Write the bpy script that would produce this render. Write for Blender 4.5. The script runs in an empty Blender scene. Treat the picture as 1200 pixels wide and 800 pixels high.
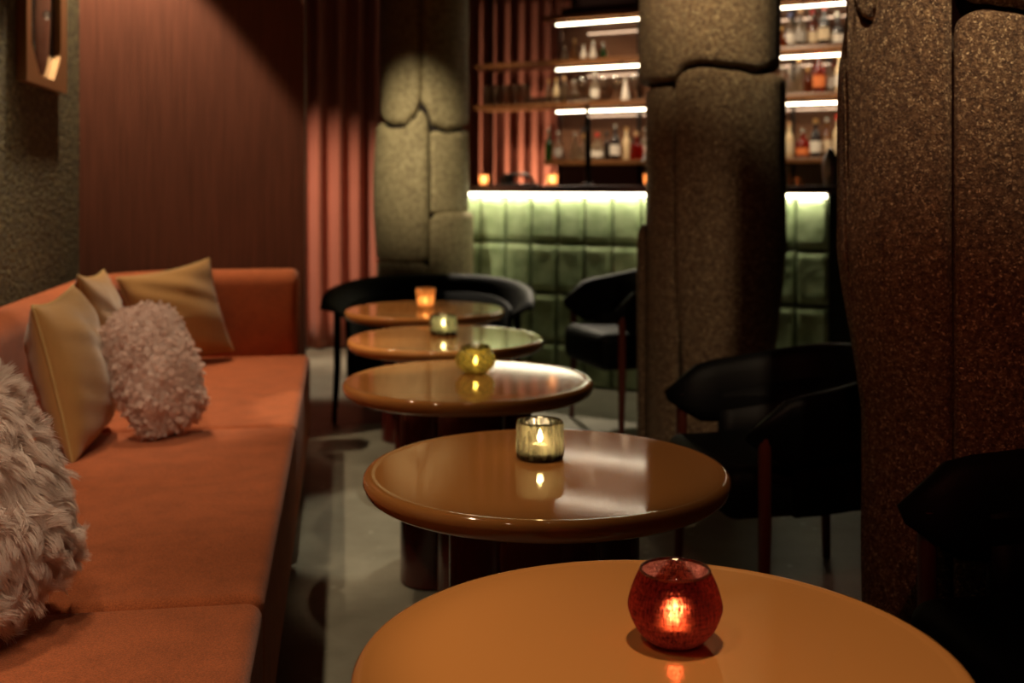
import bpy, bmesh, math, random
from mathutils import Vector, Matrix, noise
random.seed(7)
C = bpy.context.scene.collection
PI = math.pi
F, H, YH = 1300.0, 1.13, 216.0
ROW = math.radians(8.7)          # the sofa and the row of tables run at this angle


# ------------------------------------------------------------------ helpers
def finish(name, me, mat, parent, smooth=True, sharp=40):
    if smooth:
        me.shade_smooth()
        try:
            me.set_sharp_from_angle(angle=math.radians(sharp))
        except Exception:
            pass
    o = bpy.data.objects.new(name, me)
    C.objects.link(o)
    if mat:
        me.materials.append(mat)
    if parent:
        o.parent = parent
    return o


def mesh(name, vs, fs, mat, parent=None, smooth=True, sharp=40, fix=True):
    me = bpy.data.meshes.new(name)
    me.from_pydata([tuple(v) for v in vs], [], fs)
    if fix:
        bm = bmesh.new(); bm.from_mesh(me)
        bmesh.ops.recalc_face_normals(bm, faces=bm.faces)
        bm.to_mesh(me); bm.free()
    me.update()
    return finish(name, me, mat, parent, smooth, sharp)


class MB:
    """collects shapes into one mesh"""
    def __init__(s): s.v = []; s.f = []
    def add(s, vs, fs, mat=None):
        n = len(s.v)
        s.v += [Vector(v) if mat is None else mat @ Vector(v) for v in vs]
        s.f += [tuple(i + n for i in f) for f in fs]
        return s
    def box(s, x0, x1, y0, y1, z0, z1, b=0.0, seg=2, mat=None):
        bm = bmesh.new()
        bmesh.ops.create_cube(bm, size=1)
        for v in bm.verts:
            v.co = Vector(((x0 + x1) / 2 + v.co.x * (x1 - x0), (y0 + y1) / 2 + v.co.y * (y1 - y0), (z0 + z1) / 2 + v.co.z * (z1 - z0)))
        if b > 0:
            bmesh.ops.bevel(bm, geom=bm.edges[:], offset=b, segments=seg, profile=0.5, affect='EDGES')
        bm.verts.ensure_lookup_table()
        s.add([v.co.copy() for v in bm.verts], [tuple(v.index for v in f.verts) for f in bm.faces], mat)
        bm.free(); return s
    def lathe(s, prof, seg=32, c=(0, 0, 0), rf=None, mat=None):
        vs, fs = [], []
        for (r, z) in prof:
            for k in range(seg):
                a = 2 * PI * k / seg
                rr = r * (rf(a, z) if rf else 1)
                vs.append((c[0] + rr * math.cos(a), c[1] + rr * math.sin(a), c[2] + z))
        for j in range(len(prof) - 1):
            for k in range(seg):
                k2 = (k + 1) % seg
                fs.append((j * seg + k, j * seg + k2, (j + 1) * seg + k2, (j + 1) * seg + k))
        if prof[0][0] > 1e-4: fs.append(tuple(range(seg))[::-1])
        if prof[-1][0] > 1e-4: fs.append(tuple((len(prof) - 1) * seg + k for k in range(seg)))
        return s.add(vs, fs, mat)
    def tube(s, pts, r, seg=10, closed=False, mat=None):
        pts = [Vector(p) for p in pts]; n = len(pts)
        vs, fs = [], []
        for i, p in enumerate(pts):
            if closed: t = pts[(i + 1) % n] - pts[i - 1]
            else: t = pts[min(i + 1, n - 1)] - pts[max(i - 1, 0)]
            t.normalize()
            ref = Vector((0, 0, 1)) if abs(t.z) < .9 else Vector((1, 0, 0))
            a = t.cross(ref).normalized(); b = a.cross(t).normalized()
            rr = r[i] if isinstance(r, (list, tuple)) else r
            for k in range(seg):
                q = 2 * PI * k / seg
                vs.append(p + a * (rr * math.cos(q)) + b * (rr * math.sin(q)))
        m = n if closed else n - 1
        for i in range(m):
            for k in range(seg):
                i2 = (i + 1) % n; k2 = (k + 1) % seg
                fs.append((i * seg + k, i * seg + k2, i2 * seg + k2, i2 * seg + k))
        if not closed:
            fs.append(tuple(range(seg))); fs.append(tuple((n - 1) * seg + k for k in range(seg)))
        return s.add(vs, fs, mat)
    def build(s, name, mat, parent=None, smooth=True, sharp=40, fix=True):
        return mesh(name, s.v, s.f, mat, parent, smooth, sharp, fix)


def empty(name, loc, rz=0.0, label=None, cat=None, group=None):
    o = bpy.data.objects.new(name, None)
    o.location = loc; o.rotation_euler = (0, 0, rz); o.empty_display_size = .1
    C.objects.link(o)
    return tag(o, label, cat, group)


def tag(o, label=None, cat=None, group=None, kind=None):
    if label: o['label'] = label
    if cat: o['category'] = cat
    if group: o['group'] = group
    if kind: o['kind'] = kind
    return o


def copy_tree(o, parent=None):
    c = o.copy(); C.objects.link(c); c.parent = parent
    for ch in list(o.children): copy_tree(ch, c)
    return c


def interp(x, tab):
    if x <= tab[0][0]: return tab[0][1]
    for (a, u), (b, v) in zip(tab, tab[1:]):
        if x <= b:
            t = (x - a) / (b - a) if b > a else 0
            t = t * t * (3 - 2 * t)
            return u + (v - u) * t
    return tab[-1][1]


# ------------------------------------------------------------------ materials
def newmat(name):
    m = bpy.data.materials.new(name); m.use_nodes = True
    nt = m.node_tree
    b = nt.nodes['Principled BSDF']
    return m, nt, b


def principled(name, col, rough=.5, metal=0, coat=0, spec=.5, sheen=0, noise_scale=None, noise_amt=.15, bump=0, bump_scale=60, coord='Object', stretch=None):
    m, nt, b = newmat(name)
    b.inputs['Base Color'].default_value = (*col, 1)
    b.inputs['Roughness'].default_value = rough
    b.inputs['Metallic'].default_value = metal
    b.inputs['Coat Weight'].default_value = coat
    b.inputs['Coat Roughness'].default_value = .06
    b.inputs['Specular IOR Level'].default_value = spec
    b.inputs['Sheen Weight'].default_value = sheen
    tc = nt.nodes.new('ShaderNodeTexCoord')
    src = tc.outputs[coord]
    if stretch:
        mp = nt.nodes.new('ShaderNodeMapping'); mp.inputs['Scale'].default_value = stretch
        nt.links.new(src, mp.inputs[0]); src = mp.outputs[0]
    if noise_scale:
        n = nt.nodes.new('ShaderNodeTexNoise'); n.inputs['Scale'].default_value = noise_scale; n.inputs['Detail'].default_value = 5
        nt.links.new(src, n.inputs[0])
        r = nt.nodes.new('ShaderNodeValToRGB')
        r.color_ramp.elements[0].position = .3; r.color_ramp.elements[1].position = .7
        r.color_ramp.elements[0].color = (*[c * (1 - noise_amt) for c in col], 1)
        r.color_ramp.elements[1].color = (*[min(1, c * (1 + noise_amt)) for c in col], 1)
        nt.links.new(n.outputs[0], r.inputs[0]); nt.links.new(r.outputs[0], b.inputs['Base Color'])
    if bump:
        n = nt.nodes.new('ShaderNodeTexNoise'); n.inputs['Scale'].default_value = bump_scale; n.inputs['Detail'].default_value = 4
        nt.links.new(src, n.inputs[0])
        bp = nt.nodes.new('ShaderNodeBump'); bp.inputs['Strength'].default_value = bump; bp.inputs['Distance'].default_value = .01
        nt.links.new(n.outputs[0], bp.inputs['Height']); nt.links.new(bp.outputs[0], b.inputs['Normal'])
    return m


def emit(name, col, strength):
    m = bpy.data.materials.new(name); m.use_nodes = True
    nt = m.node_tree; nt.nodes.clear()
    e = nt.nodes.new('ShaderNodeEmission'); e.inputs[0].default_value = (*col, 1); e.inputs[1].default_value = strength
    o = nt.nodes.new('ShaderNodeOutputMaterial'); nt.links.new(e.outputs[0], o.inputs[0])
    return m


def thin_glass(name, tint, trans=.25, transcol=None, rough=.03, bump=0, bscale=60, stretch=(1, 1, 1), tex='noise', clear=.8, gloss=.25):
    """coloured glass wall: light passes straight, part of it is scattered"""
    m = bpy.data.materials.new(name); m.use_nodes = True
    nt = m.node_tree; nt.nodes.clear(); N = nt.nodes.new; L = nt.links.new
    out = N('ShaderNodeOutputMaterial')
    tr = N('ShaderNodeBsdfTransparent'); tr.inputs[0].default_value = (*tint, 1)
    tl = N('ShaderNodeBsdfTranslucent'); tl.inputs[0].default_value = (*(transcol or tint), 1)
    gl = N('ShaderNodeBsdfGlossy'); gl.inputs['Roughness'].default_value = rough; gl.inputs[0].default_value = (1, 1, 1, 1)
    mx = N('ShaderNodeMixShader'); mx.inputs[0].default_value = trans
    L(tr.outputs[0], mx.inputs[1]); L(tl.outputs[0], mx.inputs[2])
    lw = N('ShaderNodeLayerWeight'); lw.inputs[0].default_value = gloss
    m2 = N('ShaderNodeMixShader')
    L(lw.outputs['Fresnel'], m2.inputs[0]); L(mx.outputs[0], m2.inputs[1]); L(gl.outputs[0], m2.inputs[2])
    L(m2.outputs[0], out.inputs[0])
    if bump:
        tc = N('ShaderNodeTexCoord'); mp = N('ShaderNodeMapping'); mp.inputs['Scale'].default_value = stretch
        L(tc.outputs['Object'], mp.inputs[0])
        n = N('ShaderNodeTexNoise'); n.inputs['Scale'].default_value = bscale; n.inputs['Detail'].default_value = 3; n.inputs['Distortion'].default_value = .6
        L(mp.outputs[0], n.inputs[0])
        bp = N('ShaderNodeBump'); bp.inputs['Strength'].default_value = bump; bp.inputs['Distance'].default_value = .01
        L(n.outputs[0], bp.inputs['Height'])
        for q in (tl, gl, lw): L(bp.outputs[0], q.inputs['Normal'])
        rr = N('ShaderNodeValToRGB'); rr.color_ramp.elements[0].position = .35; rr.color_ramp.elements[1].position = .68
        k = transcol or tint
        rr.color_ramp.elements[0].color = (*[c * .25 for c in k], 1); rr.color_ramp.elements[1].color = (*k, 1)
        L(n.outputs[0], rr.inputs[0]); L(rr.outputs[0], tl.inputs[0])
    return m


def granular(name, dark, mid, light, scale, bump=.8, glit=.12, glitter_col=(.85, .7, .42)):
    """crumbly cork-like cladding with glinting flakes"""
    m, nt, b = newmat(name); N = nt.nodes.new; L = nt.links.new
    tc = N('ShaderNodeTexCoord')
    n1 = N('ShaderNodeTexNoise'); n1.inputs['Scale'].default_value = scale; n1.inputs['Detail'].default_value = 6; n1.inputs['Roughness'].default_value = .7
    L(tc.outputs['Object'], n1.inputs[0])
    r = N('ShaderNodeValToRGB'); cr = r.color_ramp
    cr.elements[0].position = .38; cr.elements[0].color = (*dark, 1)
    cr.elements[1].position = .66; cr.elements[1].color = (*light, 1)
    e = cr.elements.new(.5); e.color = (*mid, 1)
    L(n1.outputs[0], r.inputs[0])
    v = N('ShaderNodeTexVoronoi'); v.inputs['Scale'].default_value = scale * 2.0
    dn = N('ShaderNodeTexNoise'); dn.inputs['Scale'].default_value = scale * 1.3; dn.inputs['Detail'].default_value = 3; L(tc.outputs['Object'], dn.inputs[0])
    mxv = N('ShaderNodeMix'); mxv.data_type = 'RGBA'; mxv.blend_type = 'LINEAR_LIGHT'; mxv.inputs['Factor'].default_value = .012
    L(tc.outputs['Object'], mxv.inputs['A']); L(dn.outputs['Color'], mxv.inputs['B']); L(mxv.outputs['Result'], v.inputs[0])
    sep = N('ShaderNodeSeparateColor'); L(v.outputs['Color'], sep.inputs[0])
    gt = N('ShaderNodeMath'); gt.operation = 'GREATER_THAN'; gt.inputs[1].default_value = 1 - glit; L(sep.outputs[0], gt.inputs[0])
    lt = N('ShaderNodeMath'); lt.operation = 'LESS_THAN'; lt.inputs[1].default_value = .42; L(v.outputs['Distance'], lt.inputs[0])
    mu = N('ShaderNodeMath'); mu.operation = 'MULTIPLY'; L(gt.outputs[0], mu.inputs[0]); L(lt.outputs[0], mu.inputs[1])
    mix = N('ShaderNodeMix'); mix.data_type = 'RGBA'; 
    rb = N('ShaderNodeMath'); rb.operation = 'MULTIPLY'; L(mu.outputs[0], rb.inputs[0]); L(sep.outputs[1], rb.inputs[1]); L(rb.outputs[0], mix.inputs['Factor'])
    L(r.outputs[0], mix.inputs['A']); mix.inputs['B'].default_value = (*glitter_col, 1)
    L(mix.outputs['Result'], b.inputs['Base Color'])
    ro = N('ShaderNodeMapRange'); ro.inputs['To Min'].default_value = .8; ro.inputs['To Max'].default_value = .3; L(mu.outputs[0], ro.inputs[0]); L(ro.outputs[0], b.inputs['Roughness'])
    ad = N('ShaderNodeMath'); ad.operation = 'ADD'; L(n1.outputs[0], ad.inputs[0]); L(v.outputs['Distance'], ad.inputs[1])
    bp = N('ShaderNodeBump'); bp.inputs['Strength'].default_value = bump; bp.inputs['Distance'].default_value = .012
    L(ad.outputs[0], bp.inputs['Height']); L(bp.outputs[0], b.inputs['Normal'])
    return m


def fabric(name, col, weave=900, amt=.25, bump=.35, big=25, sheen=.3):
    m, nt, b = newmat(name); N = nt.nodes.new; L = nt.links.new
    tc = N('ShaderNodeTexCoord')
    n = N('ShaderNodeTexNoise'); n.inputs['Scale'].default_value = weave; n.inputs['Detail'].default_value = 3
    n2 = N('ShaderNodeTexNoise'); n2.inputs['Scale'].default_value = big; n2.inputs['Detail'].default_value = 4
    L(tc.outputs['Object'], n.inputs[0]); L(tc.outputs['Object'], n2.inputs[0])
    ad = N('ShaderNodeMath'); ad.operation = 'MULTIPLY_ADD'; ad.inputs[1].default_value = .35; L(n2.outputs[0], ad.inputs[0]); L(n.outputs[0], ad.inputs[2])
    r = N('ShaderNodeValToRGB'); r.color_ramp.elements[0].position = .5; r.color_ramp.elements[1].position = .85
    r.color_ramp.elements[0].color = (*[c * (1 - amt) for c in col], 1); r.color_ramp.elements[1].color = (*[min(1, c * (1 + amt)) for c in col], 1)
    L(ad.outputs[0], r.inputs[0]); L(r.outputs[0], b.inputs['Base Color'])
    b.inputs['Roughness'].default_value = .9; b.inputs['Specular IOR Level'].default_value = .2
    b.inputs['Sheen Weight'].default_value = sheen; b.inputs['Sheen Roughness'].default_value = .5
    bp = N('ShaderNodeBump'); bp.inputs['Strength'].default_value = bump; bp.inputs['Distance'].default_value = .004
    L(n.outputs[0], bp.inputs['Height']); L(bp.outputs[0], b.inputs['Normal'])
    return m


M = {}
M['sofa'] = fabric('rust_wool', (.43, .108, .034), weave=420, amt=.32, bump=.5, big=14, sheen=.15)
M['gold'] = fabric('gold_satin', (.40, .205, .062), weave=900, amt=.12, bump=.2, big=8, sheen=.4)
M['gold_pipe'] = principled('gold_piping', (.5, .32, .12), rough=.6)
M['wood_panel'] = principled('wood_panelling', (.135, .045, .026), rough=.42, noise_scale=9, noise_amt=.2, stretch=(9, 9, .35), bump=.12, bump_scale=40)
M['plaster'] = granular('textured_plaster', (.035, .028, .012), (.11, .09, .038), (.24, .20, .085), 34, bump=1.0, glit=.06, glitter_col=(.35, .3, .15))
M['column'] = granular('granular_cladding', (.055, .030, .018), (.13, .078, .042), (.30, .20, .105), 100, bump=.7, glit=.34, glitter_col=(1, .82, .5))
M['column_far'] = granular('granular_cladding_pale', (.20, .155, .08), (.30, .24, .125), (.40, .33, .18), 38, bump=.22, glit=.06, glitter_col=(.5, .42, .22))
M['core'] = principled('dark_core', (.02, .012, .008), rough=.95)
M['lacquer'] = principled('caramel_lacquer', (.48, .185, .047), rough=.20, coat=0, spec=.32)
M['lacquer'].node_tree.nodes['Principled BSDF'].inputs['Coat Weight'].default_value = .35
M['lacquer'].node_tree.nodes['Principled BSDF'].inputs['Coat IOR'].default_value = 1.35
M['lacquer'].node_tree.nodes['Principled BSDF'].inputs['Roughness'].default_value = .07
M['oxblood'] = principled('oxblood_lacquer', (.10, .014, .008), rough=.25, coat=.4)
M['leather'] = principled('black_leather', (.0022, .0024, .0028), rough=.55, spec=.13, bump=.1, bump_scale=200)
M['redwood'] = principled('reddish_wood', (.10, .02, .01), rough=.35, coat=.2)
M['counter'] = principled('bar_counter_wood', (.07, .02, .012), rough=.3, noise_scale=20, noise_amt=.3, stretch=(1, 8, 8))
M['shelfwood'] = principled('shelf_wood', (.22, .09, .03), rough=.35, noise_scale=18, noise_amt=.3, stretch=(1, 8, 8))
M['metal_dark'] = principled('dark_metal', (.02, .017, .015), rough=.35, metal=.8)
M['curtain'] = principled('curtain_cloth', (.36, .088, .05), rough=.85, sheen=.3) if False else fabric('curtain_cloth', (.43, .145, .095), weave=500, amt=.08, bump=.1, big=5, sheen=.2)
M['dark_wall'] = principled('dark_wall', (.05, .02, .018), rough=.8, noise_scale=6)
M['ceiling'] = principled('dark_ceiling', (.02, .013, .012), rough=.9, noise_scale=6)
M['brass'] = principled('satin_brass', (.55, .33, .16), rough=.35, metal=.7)
M['wax'] = principled('wax', (.75, .66, .5), rough=.5)
M['aluminium'] = principled('aluminium', (.6, .6, .6), rough=.3, metal=1)
M['flame'] = emit('flame', (1, .70, .36), 90)
M['flame_far'] = emit('flame_far', (1, .62, .28), 45)
M['wick'] = principled('wick', (.02, .015, .01), rough=.9)
M['led'] = emit('light_strip', (1, .84, .6), 13)
M['led_bar'] = emit('light_strip_counter', (1, .86, .6), 11)
M['tube'] = emit('tube_light', (1, .85, .62), 14)
def furmat(name, col):
    m = bpy.data.materials.new(name); m.use_nodes = True
    nt = m.node_tree; nt.nodes.clear(); N = nt.nodes.new; L = nt.links.new
    out = N('ShaderNodeOutputMaterial'); d = N('ShaderNodeBsdfDiffuse'); t = N('ShaderNodeBsdfTranslucent'); mx = N('ShaderNodeMixShader')
    d.inputs[0].default_value = (*col, 1); t.inputs[0].default_value = (*col, 1); mx.inputs[0].default_value = .4
    L(d.outputs[0], mx.inputs[1]); L(t.outputs[0], mx.inputs[2]); L(mx.outputs[0], out.inputs[0])
    return m
M['fur_long'] = furmat('cream_fur', (.93, .80, .73))
M['fur_curl'] = furmat('shearling', (.96, .80, .73))
M['fur_base'] = principled('fur_backing', (.80, .64, .57), rough=.9)


def floor_mat():
    m, nt, b = newmat('polished_concrete'); N = nt.nodes.new; L = nt.links.new
    tc = N('ShaderNodeTexCoord')
    n = N('ShaderNodeTexNoise'); n.inputs['Scale'].default_value = 3.2; n.inputs['Detail'].default_value = 9; n.inputs['Roughness'].default_value = .65
    L(tc.outputs['Object'], n.inputs[0])
    r = N('ShaderNodeValToRGB'); cr = r.color_ramp
    cr.elements[0].position = .35; cr.elements[0].color = (.17, .155, .115, 1)
    cr.elements[1].position = .68; cr.elements[1].color = (.27, .25, .19, 1)
    L(n.outputs[0], r.inputs[0])
    v = N('ShaderNodeTexVoronoi'); v.inputs['Scale'].default_value = 16; L(tc.outputs['Object'], v.inputs[0])
    lt = N('ShaderNodeMapRange'); lt.inputs['From Min'].default_value = .12; lt.inputs['From Max'].default_value = .2
    lt.inputs['To Min'].default_value = 1; lt.inputs['To Max'].default_value = 0; L(v.outputs['Distance'], lt.inputs[0])
    n3 = N('ShaderNodeTexNoise'); n3.inputs['Scale'].default_value = 9; L(tc.outputs['Object'], n3.inputs[0])
    g3 = N('ShaderNodeMapRange'); g3.inputs['From Min'].default_value = .5; g3.inputs['From Max'].default_value = .65; L(n3.outputs[0], g3.inputs[0])
    mu = N('ShaderNodeMath'); mu.operation = 'MULTIPLY'; L(lt.outputs[0], mu.inputs[0]); L(g3.outputs[0], mu.inputs[1])
    mix = N('ShaderNodeMix'); mix.data_type = 'RGBA'; L(mu.outputs[0], mix.inputs['Factor']); L(r.outputs[0], mix.inputs['A'])
    mix.inputs['B'].default_value = (.40, .38, .30, 1)
    L(mix.outputs['Result'], b.inputs['Base Color'])
    b.inputs['Roughness'].default_value = .45; b.inputs['Specular IOR Level'].default_value = .28
    bp = N('ShaderNodeBump'); bp.inputs['Strength'].default_value = .15; bp.inputs['Distance'].default_value = .01
    L(n.outputs[0], bp.inputs['Height']); L(bp.outputs[0], b.inputs['Normal'])
    return m


def tile_mat():
    m, nt, b = newmat('green_glazed_tile'); N = nt.nodes.new; L = nt.links.new
    tc = N('ShaderNodeTexCoord')
    n = N('ShaderNodeTexNoise'); n.inputs['Scale'].default_value = 11; n.inputs['Detail'].default_value = 5
    L(tc.outputs['Object'], n.inputs[0])
    r = N('ShaderNodeValToRGB'); cr = r.color_ramp
    cr.elements[0].position = .3; cr.elements[0].color = (.22, .30, .16, 1)
    cr.elements[1].position = .7; cr.elements[1].color = (.42, .52, .30, 1)
    L(n.outputs[0], r.inputs[0]); L(r.outputs[0], b.inputs['Base Color'])
    b.inputs['Roughness'].default_value = .28; b.inputs['Coat Weight'].default_value = .5
    n2 = N('ShaderNodeTexNoise'); n2.inputs['Scale'].default_value = 14; L(tc.outputs['Object'], n2.inputs[0])
    bp = N('ShaderNodeBump'); bp.inputs['Strength'].default_value = .3; bp.inputs['Distance'].default_value = .02
    L(n2.outputs[0], bp.inputs['Height']); L(bp.outputs[0], b.inputs['Normal'])
    return m


M['floor'] = floor_mat(); M['tile'] = tile_mat()
M['mirror'] = principled('glossy_brown_panel', (.24, .12, .07), rough=.06, metal=.25, coat=1)
M['grout'] = principled('dark_grout', (.012, .016, .008), rough=.9)


# ------------------------------------------------------------------ room shell
def struct(o):
    o['kind'] = 'structure'; return o


def uv(u, v, z=0.0):
    """point in the sofa frame: u metres along the row, v metres to its right"""
    c, s = math.cos(ROW), math.sin(ROW)
    return Vector((v * c - u * s, v * s + u * c, z))


CEIL = 2.72
struct(MB().box(-4.5, 5, -1.5, 12, -.1, 0).build('floor', M['floor'], smooth=False))
struct(MB().box(-4.5, 5, -1.5, 12, CEIL, CEIL + .1).build('ceiling', M['ceiling'], smooth=False))
wl = struct(MB().box(-1.32, -1.115, -1.0, 5.3, 0, CEIL).build('wall_left', M['plaster'], smooth=False)); wl.rotation_euler.z = ROW
# wood clad wall at the end of the sofa, returning backwards at its free edge
PAN = 4.985
wp = struct(MB().box(-1.115, -.165, PAN, PAN + .22, 0, CEIL).build('wall_panelled', M['wood_panel'], smooth=False)); wp.rotation_euler.z = ROW
# bar wall
ANG = -math.atan(.54)
BE = Vector((math.cos(ANG), math.sin(ANG), 0)); BN = Vector((-math.sin(ANG), math.cos(ANG), 0))
wb = struct(MB().box(-4.2, 4.4, 0, .2, 0, CEIL).build('wall_back', M['dark_wall'], smooth=False)); wb.location = (0, 8.95, 0); wb.rotation_euler.z = ANG
struct(MB().box(4.2, 4.4, -1.2, 8, 0, CEIL).build('wall_right', M['dark_wall'], smooth=False))


# ------------------------------------------------------------------ sofa
sofa = empty('sofa', (0, 0, 0), ROW, 'long rust-orange wool banquette sofa running along the left wall', 'sofa')
VF, UE = -.133, 4.72
for (a, b) in ((-.75, .565), (.565, 1.952), (1.952, 3.342), (3.342, UE)):
    g = .004
    MB().box(-.99, VF, a + g, b - g, .10, .42, b=.028, seg=5).build('seat_cushion', M['sofa'], sofa, sharp=80)
MB().box(-.97, VF - .03, -.72, UE - .03, .0, .11, b=.004).build('plinth', M['core'], sofa)
# backrest swept round the corner
path = [(-.955, -.75), (-.955, .6), (-.955, 2.0), (-.955, 3.4), (-.955, 4.2)]
R0 = .36; cx, cy = -.955 + R0, 4.80 - R0
arc = [(cx - R0 * math.cos(t), cy + R0 * math.sin(t)) for t in [PI / 2 * k / 12 for k in range(13)]]
path = path + arc + [(-.5, 4.80), (-.3, 4.80), (-.215, 4.80)]
prof = []
th, z0, z1, rr = .082, .30, .772, .062
for (sx, sz, a0) in ((1, 1, 0), (-1, 1, 90), (-1, -1, 180), (1, -1, 270)):
    for k in range(6):
        a = math.radians(a0 + 90 * k / 5)
        prof.append((sx * (th - rr) + rr * math.cos(a), (z1 - rr if sz > 0 else z0 + rr) + rr * math.sin(a)))
vs, fs = [], []
rings = []
for i, (x, y) in enumerate(path):
    p0 = Vector(path[max(i - 1, 0)]); p1 = Vector(path[min(i + 1, len(path) - 1)])
    t = (p1 - p0).normalized(); nrm = Vector((t.y, -t.x))
    rings.append([(x + nrm.x * q, y + nrm.y * q, z) for (q, z) in prof])
# rounded far end
t = (Vector(path[-1]) - Vector(path[-2])).normalized(); nrm = Vector((t.y, -t.x)); e = Vector(path[-1]); zc = (z0 + z1) / 2
for k in range(1, 6):
    a = PI / 2 * k / 5; ins = .035 * (1 - math.cos(a)); out = .035 * math.sin(a)
    rings.append([(e.x + t.x * out + nrm.x * q * (1 - ins / th), e.y + t.y * out + nrm.y * q * (1 - ins / th), zc + (z - zc) * (1 - ins / .236)) for (q, z) in prof])
n = len(prof)
for r in rings: vs += r
for i in range(len(rings) - 1):
    for k in range(n):
        k2 = (k + 1) % n
        fs.append((i * n + k, i * n + k2, (i + 1) * n + k2, (i + 1) * n + k))
fs.append(tuple(range(n))); fs.append(tuple((len(rings) - 1) * n + k for k in range(n)))
mesh('backrest', vs, fs, M['sofa'], sofa, sharp=80)


def recentre(root, off):
    """move the root to the thing's own base without moving its parts"""
    off = Vector(off)
    for ch in root.children: ch.data.transform(Matrix.Translation(-off))
    root.location = Vector(root.location) + Matrix.Rotation(root.rotation_euler.z, 3, 'Z') @ off
recentre(sofa, (-.56, 2.0, 0))


# ------------------------------------------------------------------ cushions
def basis(center, psi, lean, roll=0.0):
    n = Vector((math.cos(psi) * math.cos(lean), math.sin(psi) * math.cos(lean), math.sin(lean)))
    a = Vector((-math.sin(psi), math.cos(psi), 0))
    b = n.cross(a)
    if roll:
        q = Matrix.Rotation(roll, 3, n); a = q @ a; b = q @ b
    m = Matrix((a, b, n)).transposed().to_4x4()
    m.translation = center
    return m


def pillow_surface(s, t, pinch=.07, N=36, wr=0.0, seed=0, hs=None, power=.42):
    hs = hs or s
    top, bot = [], []
    def pt(u, v, sg):
        x = s / 2 * u * (1 - pinch * (1 - v * v)); y = hs / 2 * v * (1 - pinch * (1 - u * u))
        z = sg * t / 2 * max(0, (1 - u ** 2) * (1 - v ** 2)) ** power
        if wr:
            e = max(0, (1 - u * u) * (1 - v * v)) ** .3
            z += sg * e * wr * noise.noise(Vector((x * 9 + seed, y * 5, seed * 3.1)))
            z += sg * e * wr * .8 * noise.noise(Vector((x * 3 + seed, (y + x * .4) * 22, seed)))
        return (x, y, z)
    us = [math.sin(PI / 2 * (2 * i / N - 1)) for i in range(N + 1)]
    return us, pt


def pillow_mesh(s, t, **k):
    us, pt = pillow_surface(s, t, **k)
    N = len(us) - 1; vs, fs = [], []
    for sg in (1, -1):
        o = len(vs)
        for v in us:
            for u in us: vs.append(pt(u, v, sg))
        for j in range(N):
            for i in range(N):
                q = (o + j * (N + 1) + i, o + j * (N + 1) + i + 1, o + (j + 1) * (N + 1) + i + 1, o + (j + 1) * (N + 1) + i)
                fs.append(q if sg > 0 else q[::-1])
    return vs, fs, pt


def gold_cushion(center, psi, lean, s, t, label, seed, roll=0, pinch=.085):
    root = empty('cushion', center, 0, label, 'cushion', 'plain gold cushions on the sofa')
    m = basis(Vector((0, 0, 0)), psi, lean, roll)
    vs, fs, pt = pillow_mesh(s, t, pinch=pinch, wr=.014, seed=seed)
    mb = MB().add(vs, fs, m)
    o = mb.build('cushion_cover', M['gold'], root, sharp=180, fix=False)
    o.data.shade_smooth()
    bm = bmesh.new(); bm.from_mesh(o.data); bmesh.ops.remove_doubles(bm, verts=bm.verts, dist=.0004); bmesh.ops.recalc_face_normals(bm, faces=bm.faces); bm.to_mesh(o.data); bm.free()
    edge = []
    K = 40
    for k in range(K): edge.append(pt(-1 + 2 * k / K, -1, 1))
    for k in range(K): edge.append(pt(1, -1 + 2 * k / K, 1))
    for k in range(K): edge.append(pt(1 - 2 * k / K, 1, 1))
    for k in range(K): edge.append(pt(-1, 1 - 2 * k / K, 1))
    MB().tube(edge, .0042, 6, True, m).build('piping', M['gold_pipe'], root, sharp=180)
    return root


R = math.radians
gold_cushion(Vector((-1.20, 3.03, .625)), R(8), R(13), .42, .18, 'gold cushion with piped edge between the shaggy cushion and the curly one', 1, roll=R(2))
gold_cushion(Vector((-1.365, 3.68, .63)), R(10), R(8), .42, .14, 'gold cushion mostly hidden, its top corners peeking out behind the curly cushion', 5, roll=R(-2))
gold_cushion(Vector((-1.325, 4.38, .615)), R(-52), R(15), .385, .16, 'gold cushion leaning in the far corner of the sofa against its end backrest', 9, roll=R(9))


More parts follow.
